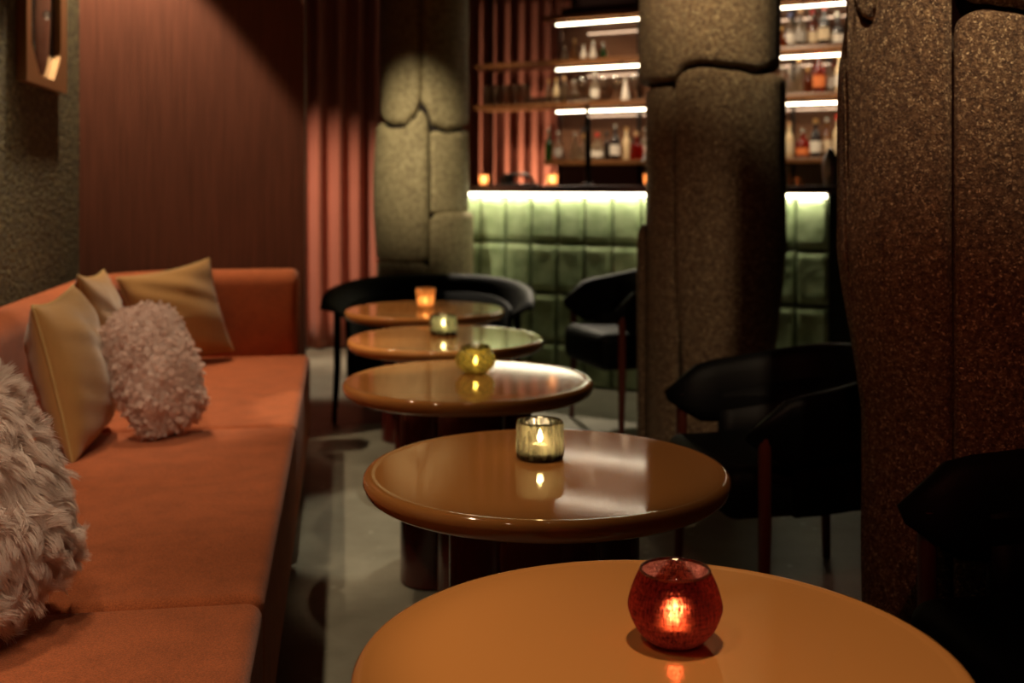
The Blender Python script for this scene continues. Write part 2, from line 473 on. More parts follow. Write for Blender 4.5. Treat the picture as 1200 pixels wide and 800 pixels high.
def fur(name, root, m, s, t, hs, mat, count, length, width, curl, seed, lump, flow=(0, -1, .2)):
    rnd = random.Random(seed)
    us, pt = pillow_surface(s, t, pinch=.0, hs=hs, power=.5)
    vs, fs = [], []
    m3 = m.to_3x3(); fl = Vector(flow)
    def P(u, v, sg):
        x, y, z = pt(u, v, sg)
        e = 1 - .20 * (u * u * v * v)
        k = 1 + lump * noise.noise(Vector((x * 14 + seed, y * 14, z * 14)))
        return Vector((x * e, y * e, z * k))
    cs = .014 if curl < 1.5 else .013
    G = (max(6, int(s / cs)), max(6, int(hs / cs)))
    cache = {}
    seg = 6
    def frame(u, v, sg):
        p = P(u, v, sg); e = .015
        du = P(min(1, u + e), v, sg) - P(max(-1, u - e), v, sg); dv = P(u, min(1, v + e), sg) - P(u, max(-1, v - e), sg)
        nn = du.cross(dv) * sg
        if nn.length < 1e-9: nn = Vector((u, v, .01))
        nn.normalize()
        rim = max(abs(u), abs(v)) ** 8
        nn = (nn + Vector((u, v, 0)) * rim * .8).normalized()
        return m @ p, (m3 @ nn).normalized()
    def curve(p, nn, rr, L, bend):
        pts = [p - nn * .004]; d = (nn + bend * .35).normalized(); c = pts[0]
        ax = (nn + Vector((rr.uniform(-1, 1), rr.uniform(-1, 1), rr.uniform(-1, 1))) * .9).normalized()
        for k in range(seg):
            c = c + d * (L / seg); pts.append(c)
            d = (d + bend * .34).normalized()
            if curl >= 1.5: d = Matrix.Rotation(curl * .55, 3, ax) @ d
        return pts
    def clump(i, j, sg):
        k = (i, j, sg)
        if k not in cache:
            rr = random.Random(hash((i, j, sg, seed)) & 0xffffff)
            a = max(-1, min(1, -1 + 2 * (i + rr.uniform(.1, .9)) / G[0])); b = max(-1, min(1, -1 + 2 * (j + rr.uniform(.1, .9)) / G[1]))
            p, nn = frame(math.sin(PI / 2 * a), math.sin(PI / 2 * b), sg)
            q = p * 15 + Vector((seed, 0, 0))
            nv = Vector((noise.noise(q), noise.noise(q + Vector((31, 7, 3))), noise.noise(q + Vector((5, 41, 9)))))
            bend = nv * 2.0 + Vector((rr.uniform(-1, 1), rr.uniform(-1, 1), rr.uniform(-1, 1))) * .8 + fl
            bend -= nn * bend.dot(nn)
            L = length * rr.uniform(.8, 1.35)
            cache[k] = (p, nn, curve(p, nn, rr, L, bend), bend, L)
        return cache[k]
    for n_ in range(count):
        sg = 1 if rnd.random() < .75 else -1
        a = rnd.uniform(-1, 1); b = rnd.uniform(-1, 1)
        u = math.sin(PI / 2 * a); v = math.sin(PI / 2 * b)
        i0 = min(G[0] - 1, int((a + 1) / 2 * G[0])); j0 = min(G[1] - 1, int((b + 1) / 2 * G[1]))
        p, nn = frame(u, v, sg)
        best = None
        for di in (-1, 0, 1):
            for dj in (-1, 0, 1):
                i, j = i0 + di, j0 + dj
                if 0 <= i < G[0] and 0 <= j < G[1]:
                    c = clump(i, j, sg); dd = (c[0] - p).length_squared
                    if best is None or dd < best[0]: best = (dd, c)
        _, (cp, cn, cc, bend, L) = best
        own = curve(p, nn, rnd, L * rnd.uniform(.7, 1.05), bend + Vector((rnd.uniform(-1, 1), rnd.uniform(-1, 1), rnd.uniform(-1, 1))) * .3)
        pts = []
        for k in range(seg + 1):
            f = (k / seg) ** .8 * (.45 if curl < 1.5 else .72)
            pts.append(own[k].lerp(cc[k], f))
        side = Vector((rnd.uniform(-1, 1), rnd.uniform(-1, 1), rnd.uniform(-1, 1)))
        side = (pts[1] - pts[0]).cross(side).normalized()
        base = len(vs)
        for k, c in enumerate(pts):
            w = width * (1 - (k / seg) ** 2 * .8)
            vs.append(c - side * w / 2); vs.append(c + side * w / 2)
        for k in range(seg):
            fs.append((base + 2 * k, base + 2 * k + 1, base + 2 * k + 3, base + 2 * k + 2))
    return mesh(name, vs, fs, mat, root, sharp=180, fix=False)


def furry_cushion(center, psi, lean, s, hs, t, label, mat, count, length, width, curl, seed, lump, roll=0):
    root = empty('cushion', center, 0, label, 'cushion')
    m = basis(Vector((0, 0, 0)), psi, lean, roll)
    vs, fs, pt = pillow_mesh(s * .93, t * .66, pinch=0, hs=hs * .93, power=.5)
    vs = [Vector((x * (1 - .20 * (2 * x / s) ** 2 * (2 * y / hs) ** 2), y * (1 - .20 * (2 * x / s) ** 2 * (2 * y / hs) ** 2), z)) for (x, y, z) in vs]
    MB().add(vs, fs, m).build('cushion_cover', M['fur_base'], root, sharp=180, fix=False)
    fur('fur', root, m, s, t, hs, mat, count, length, width, curl, seed, lump, flow=(.2, -.1, -.9))
    return root


furry_cushion(Vector((-.905, 1.70, .635)), R(-38), R(24), .42, .43, .22, 'large shaggy cream faux-fur cushion at the near left end of the sofa', M['fur_long'], 64000, .036, .0010, .8, 3, .16, roll=R(14))
furry_cushion(Vector((-1.012, 3.14, .607)), R(-40), R(17), .26, .37, .19, 'curly pinkish-white shearling cushion standing in front of the gold cushions', M['fur_curl'], 46000, .019, .0014, 2.0, 8, .5, roll=R(11))


# ------------------------------------------------------------------ wall sconce
sc = empty('wall_sconce', uv(0, 0), ROW, 'tall pale metal box sconce with tapered glass opening on the left plaster wall', 'sconce')
def sconce():
    # local x = v (out of wall), y = u (along wall)
    v0, v1 = -1.115, -1.082
    u0, u1, z0, z1 = 4.06, 4.63, 1.49, 2.35
    um = (u0 + u1) / 2
    outer = [(u0, z0), (u1, z0), (u1, z1), (u0, z1)]
    inner = [(u0 + .17, z0 + .035), (u1 - .20, z0 + .035), (u1 - .10, z0 + .14), (u1 - .10, z1 - .14), (u1 - .20, z1 - .035), (u0 + .17, z1 - .035), (u0 + .06, z1 - .14), (u0 + .06, z0 + .14)]
    bm = bmesh.new()
    def loop(pts, x): return [bm.verts.new((x, a, b)) for a, b in pts]
    of, ob = loop(outer, v1), loop(outer, v0)
    nf, nb = loop(inner, v1), loop(inner, v0)
    for L_, K_ in ((of, ob), (nf, nb)):
        for i in range(len(L_)): bm.faces.new((L_[i], L_[(i + 1) % len(L_)], K_[(i + 1) % len(K_)], K_[i]))
    for O, I in ((of, nf), (ob, nb)):
        for f in ((O[0], O[1], I[1], I[0]), (O[1], I[2], I[1]), (O[1], O[2], I[3], I[2]), (O[2], I[4], I[3]), (O[2], O[3], I[5], I[4]), (O[3], I[6], I[5]), (O[3], O[0], I[7], I[6]), (O[0], I[0], I[7])):
            bm.faces.new(f)
    bmesh.ops.recalc_face_normals(bm, faces=bm.faces)
    me = bpy.data.meshes.new('frame'); bm.to_mesh(me); bm.free()
    o = finish('frame', me, M['brass'], sc, smooth=False)
    MB().box(v0, v0 + .006, u0 + .03, u1 - .03, z0 + .02, z1 - .02).build('back_plate', M['metal_dark'], sc)
    gm = principled('smoked_glass', (.10, .075, .055), rough=.08, coat=1, bump=.4, bump_scale=9)
    pr = [(.0, 0), (.03, .01), (.055, .06), (.07, .2), (.075, .42), (.07, .6), (.05, .74), (.0, .8)]
    mt = Matrix.Translation((v0 + .012, um - .02, z0 + .03)) @ Matrix.Diagonal((.22, 1.9, 1, 1))
    MB().lathe(pr, 28, mat=mt).build('glass_insert', gm, sc)
    cd = thin_glass('clear_drop', (.9, .85, .8), trans=.3, gloss=.5)
    MB().lathe([(0, -.02), (.016, -.01), (.02, 0), (.016, .012), (0, .02)], 16, mat=Matrix.Translation((v1 - .008, um, z0 + .27))).build('glass_drop', cd, sc)
    MB().lathe([(0, -.015), (.014, -.008), (.016, 0), (.012, .01), (0, .015)], 16, mat=Matrix.Translation((v1 - .008, um - .01, z0 + .36))).build('glass_drop', cd, sc)
sconce()
recentre(sc, (-1.1, 4.345, 1.49))


# ------------------------------------------------------------------ tables
TABH = H - .545
TR = .35
def table(px, D, label, rz):
    t = empty('side_table', (px, D, 0), rz, label, 'table', 'round caramel lounge tables')
    pr = [(0, -.030), (.30, -.030), (.325, -.040), (.336, -.038), (.345, -.031), (.350, -.018), (.349, -.008), (.344, -.0015), (.337, .0005), (.330, -.0012), (.326, -.0012), (.324, -.0012), (.32, -.0012), (.30, -.0012), (0, -.0012)]
    pr = [(a, b + TABH) for a, b in pr]
    MB().lathe(pr, 128).build('table_top', M['lacquer'], t, sharp=60)
    for k, (a, b) in enumerate(((-.095, .07), (.095, .07), (0, -.085))):
        MB().lathe([(.0, 0), (.088, 0), (.094, .006), (.094, TABH - .038), (.088, TABH - .031), (0, TABH - .031)], 40, (a, b, 0)).build('pedestal_column', M['oxblood'], t)
    return t
tabs = [(.168, 1.272, 'round caramel lacquered table nearest the camera, holding the red glass candle holder'),
        (.066, 2.135, 'second round caramel table from the camera, holding the straight smoky green candle glass'),
        (-.122, 3.115, 'middle round caramel table of the row, holding the bulbous olive candle bowl'),
        (-.235, 3.955, 'fourth round caramel table from the camera, holding the small grey-green candle glass'),
        (-.381, 4.855, 'farthest round caramel table, holding the amber tumbler before the black tub chair')]
for x, d, l in tabs: table(x, d, l, R(random.uniform(-6, 6)) + .1)

# ------------------------------------------------------------------ candles
def shell(prof, wall, seg=48, rf=None, foot=.008):
    """outer profile then back down inside: a real hollow glass"""
    inner = [(max(r - wall, 0.001), z) for r, z in prof if z > foot][::-1]
    full = [(0.0005, prof[0][1])] + prof + [(prof[-1][0] - wall / 2, prof[-1][1] + wall * .45)] + inner + [(0.0005, foot)]
    return full

def smoothprof(pts, n=28):
    out = []
    P = [pts[0]] + pts + [pts[-1]]
    segs = len(pts) - 1; k = max(2, n // segs)
    for i in range(segs):
        a, b, c, d = P[i], P[i + 1], P[i + 2], P[i + 3]
        for j in range(k):
            t = j / k
            f = lambda q: .5 * (2 * b[q] + (c[q] - a[q]) * t + (2 * a[q] - 5 * b[q] + 4 * c[q] - d[q]) * t * t + (3 * b[q] - a[q] - 3 * c[q] + d[q]) * t ** 3)
            out.append((max(f(0), .001), f(1)))
    out.append(pts[-1]); return out

def candle_set(px, D, prof, wall, mat, label, cname, power, col, rf=None, cz=.010, fl=1.0, foot=.008, rimcol=None, single=False):
    z = TABH - .0012
    g = empty('candle_holder', (px, D, z), 0, label, 'candle holder', 'glass candle holders on the tables')
    full = shell(smoothprof(prof), wall, foot=foot)
    if single: full = [(.0005, foot * .5)] + smoothprof(prof)[1:]
    bw = MB()
    if single:
        sm = smoothprof(prof); bw.lathe(sm, 96); bw.f = [f for f in bw.f if len(f) == 4]; bw.f.append(tuple(range(96))[::-1])
        MB().lathe([(.0005, .001), (sm[0][0] - .001, .001), (sm[4][0] - .0015, sm[4][1]), (.0005, foot - .0003)], 48).build('thick_base', M['red_base'], g)
        bw.build('glass_bowl', mat, g, sharp=60, fix=False)
    else: bw.lathe(full, 96, rf=rf).build('glass_bowl', mat, g, sharp=60)
    if foot > .01:
        MB().lathe([(.0005, .0002), (prof[0][0], .0002), (prof[1][0] - .0006, .0035), (prof[2][0] - .0006, .0105), (.0005, .0112)], 48).build('thick_base', M['base_glass'], g)
    rr, rz = prof[-1]
    c = [((rr - wall / 2) * math.cos(a), (rr - wall / 2) * math.sin(a), rz + .0005) for a in [2 * PI * k / 64 for k in range(64)]]
    MB().tube(c, wall * .55, 8, True).build('rim', rimcol or M['rim'], g, sharp=180)
    tealight(px, D, z + foot, cname, power, col, fl)

def tealight(px, D, z, label, power, col, fl=1.0, group='tea lights in the table glasses'):
    t = empty('tea_light', (px, D, z + .0005), 0, label, 'candle', group)
    MB().lathe([(0, 0), (.0175, 0), (.0185, .001), (.0185, .014), (.0178, .014), (.0175, .003), (0, .003)], 28).build('cup', M['aluminium'], t)
    MB().lathe([(0, .004), (.017, .004), (.017, .0118), (.012, .0112), (0, .0108)], 28).build('wax', M['wax'], t)
    MB().tube([(0, 0, .010), (.0004, 0, .017)], .0007, 6).build('wick', M['wick'], t)
    s = fl
    MB().lathe([(0, 0), (.003 * s, .002), (.0055 * s, .006), (.0055 * s, .012), (.003 * s, .020), (0, .028 * s)], 14, (0, 0, .016)).build('flame', M['flame'], t, sharp=180)
    l = bpy.data.lights.new('flame_light', 'POINT'); l.energy = power; l.color = col; l.shadow_soft_size = .006
    lo = bpy.data.objects.new('flame_light', l); C.objects.link(lo); lo.location = (0, 0, .030); lo.parent = t

M['base_glass'] = principled('dark_green_base_glass', (.012, .016, .008), rough=.08, coat=1)
M['red_base'] = principled('dark_red_base_glass', (.05, .004, .003), rough=.08, coat=1)
M['rim'] = thin_glass('glass_rim', (.55, .5, .35), trans=.2, gloss=.6)
M['rim_red'] = thin_glass('glass_rim_red', (.5, .12, .08), trans=.15, gloss=.5)
g_red = thin_glass('etched_red_glass', (.62, .17, .08), trans=.62, transcol=(.20, .014, .012), rough=.25, bump=.55, bscale=120, stretch=(1, 1, .10), gloss=.12)
def red_glass():
    m = bpy.data.materials.new('etched_red_glass'); m.use_nodes = True
    nt = m.node_tree; nt.nodes.clear(); N = nt.nodes.new; L = nt.links.new
    out = N('ShaderNodeOutputMaterial'); tc = N('ShaderNodeTexCoord'); mp = N('ShaderNodeMapping'); mp.inputs['Scale'].default_value = (1, 1, .06)
    L(tc.outputs['Object'], mp.inputs[0])
    n = N('ShaderNodeTexNoise'); n.inputs['Scale'].default_value = 420; n.inputs['Detail'].default_value = 2; n.inputs['Distortion'].default_value = .8; L(mp.outputs[0], n.inputs[0])
    mp2 = N('ShaderNodeMapping'); mp2.inputs['Scale'].default_value = (.12, .12, 1); L(tc.outputs['Object'], mp2.inputs[0])
    n2 = N('ShaderNodeTexNoise'); n2.inputs['Scale'].default_value = 420; n2.inputs['Detail'].default_value = 2; L(mp2.outputs[0], n2.inputs[0])
    ad = N('ShaderNodeMath'); ad.operation = 'MULTIPLY_ADD'; ad.inputs[1].default_value = .5; L(n2.outputs[0], ad.inputs[0]); L(n.outputs[0], ad.inputs[2])
    bp = N('ShaderNodeBump'); bp.inputs['Strength'].default_value = .9; bp.inputs['Distance'].default_value = .004; L(ad.outputs[0], bp.inputs['Height'])
    cr = N('ShaderNodeValToRGB'); cr.color_ramp.elements[0].position = .55; cr.color_ramp.elements[0].color = (.030, .001, .001, 1)
    cr.color_ramp.elements[1].position = .95; cr.color_ramp.elements[1].color = (.60, .085, .04, 1); L(ad.outputs[0], cr.inputs[0])
    rf = N('ShaderNodeBsdfRefraction'); rf.inputs['IOR'].default_value = 1.12; rf.inputs['Roughness'].default_value = .60; L(cr.outputs[0], rf.inputs['Color']); L(bp.outputs[0], rf.inputs['Normal'])
    tl = N('ShaderNodeBsdfTranslucent'); tl.inputs[0].default_value = (.035, .002, .002, 1)
    mx = N('ShaderNodeMixShader'); mx.inputs[0].default_value = .35; L(rf.outputs[0], mx.inputs[1]); L(tl.outputs[0], mx.inputs[2])
    gl = N('ShaderNodeBsdfGlossy'); gl.inputs['Roughness'].default_value = .30; gl.inputs[0].default_value = (.16, .05, .045, 1); L(bp.outputs[0], gl.inputs['Normal'])
    fr = N('ShaderNodeFresnel'); fr.inputs[0].default_value = 1.4
    m2 = N('ShaderNodeMixShader'); L(fr.outputs[0], m2.inputs[0]); L(mx.outputs[0], m2.inputs[1]); L(gl.outputs[0], m2.inputs[2]); L(m2.outputs[0], out.inputs[0])
    return m
g_red = red_glass()
g_smoke = thin_glass('smoky_green_glass', (.80, .80, .66), trans=.45, transcol=(.60, .55, .38), rough=.05, bump=.6, bscale=60, stretch=(1, 1, .3), gloss=.3)
g_olive = thin_glass('olive_glass', (.72, .66, .32), trans=.50, transcol=(.50, .42, .15), rough=.08, bump=.9, bscale=60, gloss=.3)
g_grey = thin_glass('grey_green_glass', (.72, .78, .62), trans=.5, transcol=(.45, .46, .32), rough=.05, bump=.5, bscale=60, stretch=(1, 1, .4), gloss=.3)
g_amber = thin_glass('frosted_amber_glass', (.9, .6, .35), trans=.75, transcol=(.80, .50, .27), rough=.3, gloss=.12)
W = (1, .72, .42)
candle_set(.195, 1.327, [(.026, 0), (.034, .004), (.047, .018), (.0555, .038), (.0555, .050), (.050, .068), (.0425, .085)], .0035, g_red,
           'egg-shaped dark red etched glass candle holder on the nearest table', 'lit tea light inside the dark red etched glass on the nearest table', 0.7, W, rimcol=M['rim_red'], single=True)
facet = lambda a, z: 1 + .018 * abs(math.cos(8 * a)) * (1 if z > .012 else 0)
candle_set(.056, 2.22, [(.040, 0), (.0465, .003), (.048, .010), (.0478, .03), (.047, .06), (.0455, .072)], .004, g_smoke,
           'straight-sided smoky green glass candle holder with thick base on the second table', 'lit tea light inside the straight smoky green glass on the second table', .6, W, rf=facet, foot=.014)
candle_set(-.106, 3.22, [(.026, 0), (.036, .004), (.052, .018), (.059, .034), (.056, .052), (.046, .066), (.043, .076)], .004, g_olive,
           'bulbous mottled olive glass candle bowl on the middle table', 'lit tea light inside the bulbous olive bowl on the middle table', .6, W)
candle_set(-.25, 4.05, [(.043, 0), (.049, .003), (.0505, .012), (.051, .03), (.050, .055), (.047, .068)], .004, g_grey,
           'squat grey-green glass candle holder on the fourth table', 'lit tea light inside the squat grey-green glass on the fourth table', .6, W, rf=facet, foot=.014)
candle_set(-.383, 4.92, [(.034, 0), (.036, .003), (.038, .02), (.041, .05), (.0445, .087)], .003, g_amber,
           'tall frosted amber tumbler candle holder on the farthest table', 'lit tea light inside the amber tumbler on the farthest table', .22, W, foot=.006)


# ------------------------------------------------------------------ clad columns
def column(cx, D, label, pads, core_r, mat, K=1.0):
    X = (cx - 600) / F * D
    rz = math.atan2(-X, D) * 1.0
    root = empty('column', (X, D, 0), rz, label, 'column')
    MB().lathe([(core_r * K, 0), (core_r * K, CEIL)], 64).build('core', M['core'], root)
    for pd in pads:
        th0, th1, top, bot, rad = pd[:5]
        rnd = (pd[5] if len(pd) > 5 else .07) * .62
        nu = max(16, int((th1 - th0) / 2.5)); vs, fs = [], []
        ztm = sum(t[1] for t in top) / len(top); zbm = sum(t[1] for t in bot) / len(bot)
        nv = max(24, int((ztm - zbm) / .02))
        for j in range(nv + 1):
            for i in range(nu + 1):
                # denser rows near the rims
                a = math.sin(PI / 2 * (2 * i / nu - 1)) * .5 + (2 * i / nu - 1) * .5
                b = math.sin(PI / 2 * (2 * j / nv - 1)) * .5 + (2 * j / nv - 1) * .5
                wth = R(th1 - th0) * core_r; hgt = max(.1, ztm - zbm)
                ca = min(.5, .016 / wth * 2); cb = min(.5, .016 / hgt * 2)
                a2 = a * (1 - ca * abs(b) ** (6 + 2 / cb)); b2 = b * (1 - cb * abs(a) ** (6 + 1 / ca))
                th = th0 + (th1 - th0) * (a2 + 1) / 2
                zt, zb = interp(th, top), interp(th, bot)
                z = zb + (zt - zb) * (b2 + 1) / 2
                r1 = rad(th, z) if callable(rad) else rad
                da = (1 - abs(a)) * wth / 2; db = (1 - abs(b)) * hgt / 2
                pa = math.sqrt(max(0, 1 - (1 - min(da / rnd, 1)) ** 2)); pb = math.sqrt(max(0, 1 - (1 - min(db / rnd, 1)) ** 2))
                r0 = max(core_r - .012, r1 - .032)
                rr = (r0 + (r1 - r0) * min(1, pa * pb)) * K
                ang = R(th) - PI / 2
                rr += .004 * noise.noise(Vector((rr * math.cos(ang) * 7 + cx, rr * math.sin(ang) * 7, z * 4)))
                vs.append((rr * math.cos(ang), rr * math.sin(ang), z))
        for j in range(nv):
            for i in range(nu):
                q = j * (nu + 1) + i
                fs.append((q, q + 1, q + nu + 2, q + nu + 1))
        mesh('padded_panel', vs, fs, mat, root, sharp=180, fix=False)
    return root

T = CEIL
# far column (in front of the bar's left end)
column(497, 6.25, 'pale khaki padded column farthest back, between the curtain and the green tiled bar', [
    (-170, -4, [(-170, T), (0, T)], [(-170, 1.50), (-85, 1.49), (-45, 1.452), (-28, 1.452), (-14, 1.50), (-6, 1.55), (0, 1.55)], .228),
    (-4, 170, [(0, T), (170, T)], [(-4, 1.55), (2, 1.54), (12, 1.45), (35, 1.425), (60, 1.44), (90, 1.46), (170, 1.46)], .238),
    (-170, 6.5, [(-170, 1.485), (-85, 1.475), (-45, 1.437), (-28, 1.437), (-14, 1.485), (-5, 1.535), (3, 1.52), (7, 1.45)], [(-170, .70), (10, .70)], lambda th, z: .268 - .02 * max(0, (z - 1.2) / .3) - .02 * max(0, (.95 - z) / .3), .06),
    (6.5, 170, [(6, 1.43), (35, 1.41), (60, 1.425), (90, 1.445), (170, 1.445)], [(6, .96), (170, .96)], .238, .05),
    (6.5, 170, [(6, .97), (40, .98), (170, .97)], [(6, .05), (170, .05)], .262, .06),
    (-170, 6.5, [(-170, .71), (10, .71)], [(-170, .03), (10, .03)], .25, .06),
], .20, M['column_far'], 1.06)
# middle column
column(835, 4.5, 'brown speckled padded column in the middle, hiding part of the bar', [
    (-168, 168, [(-168, T), (168, T)], [(-168, 1.53), (-40, 1.53), (-31, 1.535), (-22, 1.585), (-10, 1.595), (20, 1.58), (40, 1.565), (60, 1.58), (168, 1.58)], lambda th, z: .296 if th < 0 else .296 - .027 * min(1, th / 60), .05),
    (-100, -33, [(-100, 1.51), (-60, 1.525), (-40, 1.52), (-33, 1.51)], [(-100, .03), (-33, .03)], .268, .04),
    (-32, 150, [(-32, 1.555), (-20, 1.575), (-10, 1.58), (20, 1.565), (40, 1.55), (60, 1.565), (150, 1.565)], [(-32, .03), (150, .03)], lambda th, z: .290 - .05 * min(1, max(0, (.92 - z) / .5)) ** 1.5, .055),
    (-168, -78, [(-168, .95), (-100, .97), (-78, .93)], [(-168, .03), (-78, .03)], .305, .07),
    (-168, -100, [(-168, 1.51), (-100, 1.51)], [(-168, .95), (-100, .95)], .26, .05),
    (151, 191, [(150, 1.56), (191, 1.56)], [(150, .03), (191, .03)], .27, .05),
], .225, M['column'])
# near column
cr = lambda th, z: .293 - .058 * min(1, max(0, (.98 - z) / .35)) - .022 * min(1, max(0, (z - 1.38) / .12)) * (1 if th < -50 else max(0, (-30 - th) / 20))
column(1128, 2.4, 'dark reddish speckled padded column nearest the camera at the right edge', [
    (-150, -5, [(-150, 2.2), (-66, 2.2), (-61, 1.56), (-57, 1.475), (-50, 1.457), (-42, 1.475), (-38, 1.58), (-34, 2.1), (-20, 2.2), (-5, 2.2)], [(-150, .03), (-5, .03)], cr, .03),
    (-64, -37, [(-64, T), (-37, T)], [(-64, 1.60), (-58, 1.49), (-50, 1.468), (-43, 1.49), (-37, 1.62)], .275, .022),
    (-4, 150, [(-4, 1.472), (10, 1.474), (20, 1.468), (35, 1.457), (150, 1.457)], [(-4, .03), (150, .03)], .292, .02),
    (-4, 150, [(-4, T), (150, T)], [(-4, 1.482), (10, 1.482), (20, 1.476), (35, 1.465), (150, 1.465)], .295, .02),
    (151, 209, [(150, T), (209, T)], [(150, .03), (209, .03)], .285, .05),
], .215, M['column'], .89)


# ------------------------------------------------------------------ bar counter
D0 = 6.4
def bar_t(px, D0=6.4):                 # distance along a bar plane for a bearing
    xp = (px - 600) / F; D = D0 / (1 + .54 * xp); return xp * D / math.cos(ANG)
b0, b1 = bar_t(505), bar_t(971)
bar = empty('bar_counter', (0, D0, 0), ANG, 'bar counter faced with glossy green tiles, glowing light strip under its dark wooden top', 'bar counter')
MB().box(b0, b1, .022, .55, 0, 1.083).build('body', M['grout'], bar, smooth=False)
MB().box(b0 - .03, b1 + .03, -.055, .62, 1.084, 1.122, b=.004).build('countertop', M['counter'], bar)
MB().box(b0, b1 - .0, -.046, -.028, 1.062, 1.082, b=.004).build('light_strip', M['led_bar'], bar)
al = bpy.data.lights.new('counter_light', 'AREA'); al.shape = 'RECTANGLE'; al.size = (b1 - b0) * .98; al.size_y = .018; al.energy = 3.6; al.color = (1, .88, .62)
ao = bpy.data.objects.new('counter_light', al); C.objects.link(ao); ao.parent = bar; ao.location = ((b0 + b1) / 2, -.037, 1.0605); ao.rotation_euler = (R(12), 0, 0)
tm = MB(); tw, thh = .168, .279
def tilemesh(tm, x0, x1, z0, z1, seed, yo=0):
    rn = random.Random(seed); nx, nz = 10, 12
    vs, fs = [], []
    d = rn.uniform(-.003, .003)
    for j in range(nz + 1):
        for i in range(nx + 1):
            u, v = i / nx, j / nz
            eu = min(u, 1 - u) * (x1 - x0); ev = min(v, 1 - v) * (z1 - z0)
            e = min(1, eu / .016) ** .5 * min(1, ev / .016) ** .5
            # pillowed face with a slight dish
            y = .020 - .026 * e + .006 * math.sin(PI * u) * math.sin(PI * v) + d * (u - .5) + .0015 * noise.noise(Vector((u * 3 + seed, v * 4, 0)))
            vs.append((x0 + (x1 - x0) * u, y - yo, z0 + (z1 - z0) * v))
    for j in range(nz):
        for i in range(nx):
            q = j * (nx + 1) + i; fs.append((q, q + 1, q + nx + 2, q + nx + 1))
    tm.add(vs, fs)
k = 0
rowz = [1.078, .797, .517, .237, -.043]
for j in range(4):
    x = b1
    while x > b0 + .02:
        xa = max(b0, x - tw)
        tilemesh(tm, xa + .003, x - .003, max(0.005, rowz[j + 1] + .004), rowz[j] - .004, k, .005 * j); k += 1
        x = xa
tm.build('tiled_front', M['tile'], bar, sharp=60, fix=False)

def barpt(px, y, z, D0=6.4):
    t = bar_t(px, D0); return Vector((0, D0, 0)) + BE * t + BN * y + Vector((0, 0, z))

g_tl = thin_glass('frosted_clear', (.8, .6, .45), trans=.7, transcol=(.8, .45, .25), gloss=.15)
for px, l in ((557, 'small glowing tea light glass at the far left of the bar counter'), (638, 'small glowing tea light glass beside the slim tap on the bar counter'), (753, 'small glowing tea light glass on the bar counter by the middle column')):
    p = barpt(px, .10, 1.1225)
    g = empty('candle_glass', p, 0, l, 'candle holder', 'tea light glasses on the bar counter')
    MB().lathe([(.0005, 0), (.026, 0), (.030, .004), (.034, .065), (.0315, .065), (.028, .006), (.0005, .005)], 28).build('glass_cup', g_tl, g)
    tealight(p.x, p.y, p.z + .0055, l.replace('small glowing tea light glass', 'tea light flame burning in the glass'), .35, W, 1.5, 'tea lights on the bar')
# black tray with a low stand on the counter
g = empty('serving_tray', barpt(585, .22, 1.1225), ANG, 'black arched rack standing on the bar counter beside the left tea light', 'rack')
MB().box(-.115, .115, -.07, .07, 0, .014, b=.005).build('base', M['metal_dark'], g)
MB().tube([(-.105, 0, .010), (-.108, 0, .045), (-.09, 0, .062), (0, 0, .066), (.06, 0, .064), (.10, 0, .045), (.112, 0, .010)], .011, 10).build('handle', M['metal_dark'], g)
MB().lathe([(0, 0), (.03, 0), (.036, .02), (.034, .045), (.0, .045)], 20, (-.06, 0, .014)).build('bowl', M['metal_dark'], g)
# taps
g = empty('beer_tap', barpt(663, .30, 1.1225), ANG, 'slim dark tap column rising from the bar counter', 'tap')
MB().lathe([(0, 0), (.04, 0), (.04, .012), (.02, .018), (.0175, .35), (.0175, .39), (0, .392)], 20).build('tap_column', M['metal_dark'], g)
MB().tube([(0, 0, .33), (0, -.06, .335), (0, -.085, .30)], .009, 8).build('spout', M['metal_dark'], g)
MB().lathe([(0, 0), (.008, 0), (.012, .07), (.010, .085), (0, .088)], 12, (0, -.01, .39)).build('tap_handle', M['metal_dark'], g)
g = empty('water_tap', barpt(733, .34, 1.1225), ANG, 'short pale chrome tap on the bar counter near the middle column', 'tap')
MB().lathe([(0, 0), (.025, 0), (.025, .01), (.012, .016), (.011, .13), (0, .132)], 16).build('tap_column', M['aluminium'], g)
MB().tube([(0, 0, .12), (.0, 0, .15), (.0, -.05, .165), (.0, -.09, .14)], .008, 8).build('spout', M['aluminium'], g)
g = empty('cocktail_shaker', barpt(963, .20, 1.1225), 0, 'rounded steel cocktail shaker on the right end of the bar counter', 'shaker')
MB().lathe([(0, 0), (.032, 0), (.040, .05), (.044, .11), (.038, .13), (0, .13)], 24).build('cup', M['aluminium'], g)
MB().lathe([(0, .13), (.037, .13), (.034, .155), (.02, .172), (.018, .19), (0, .195)], 24).build('lid', M['aluminium'], g)

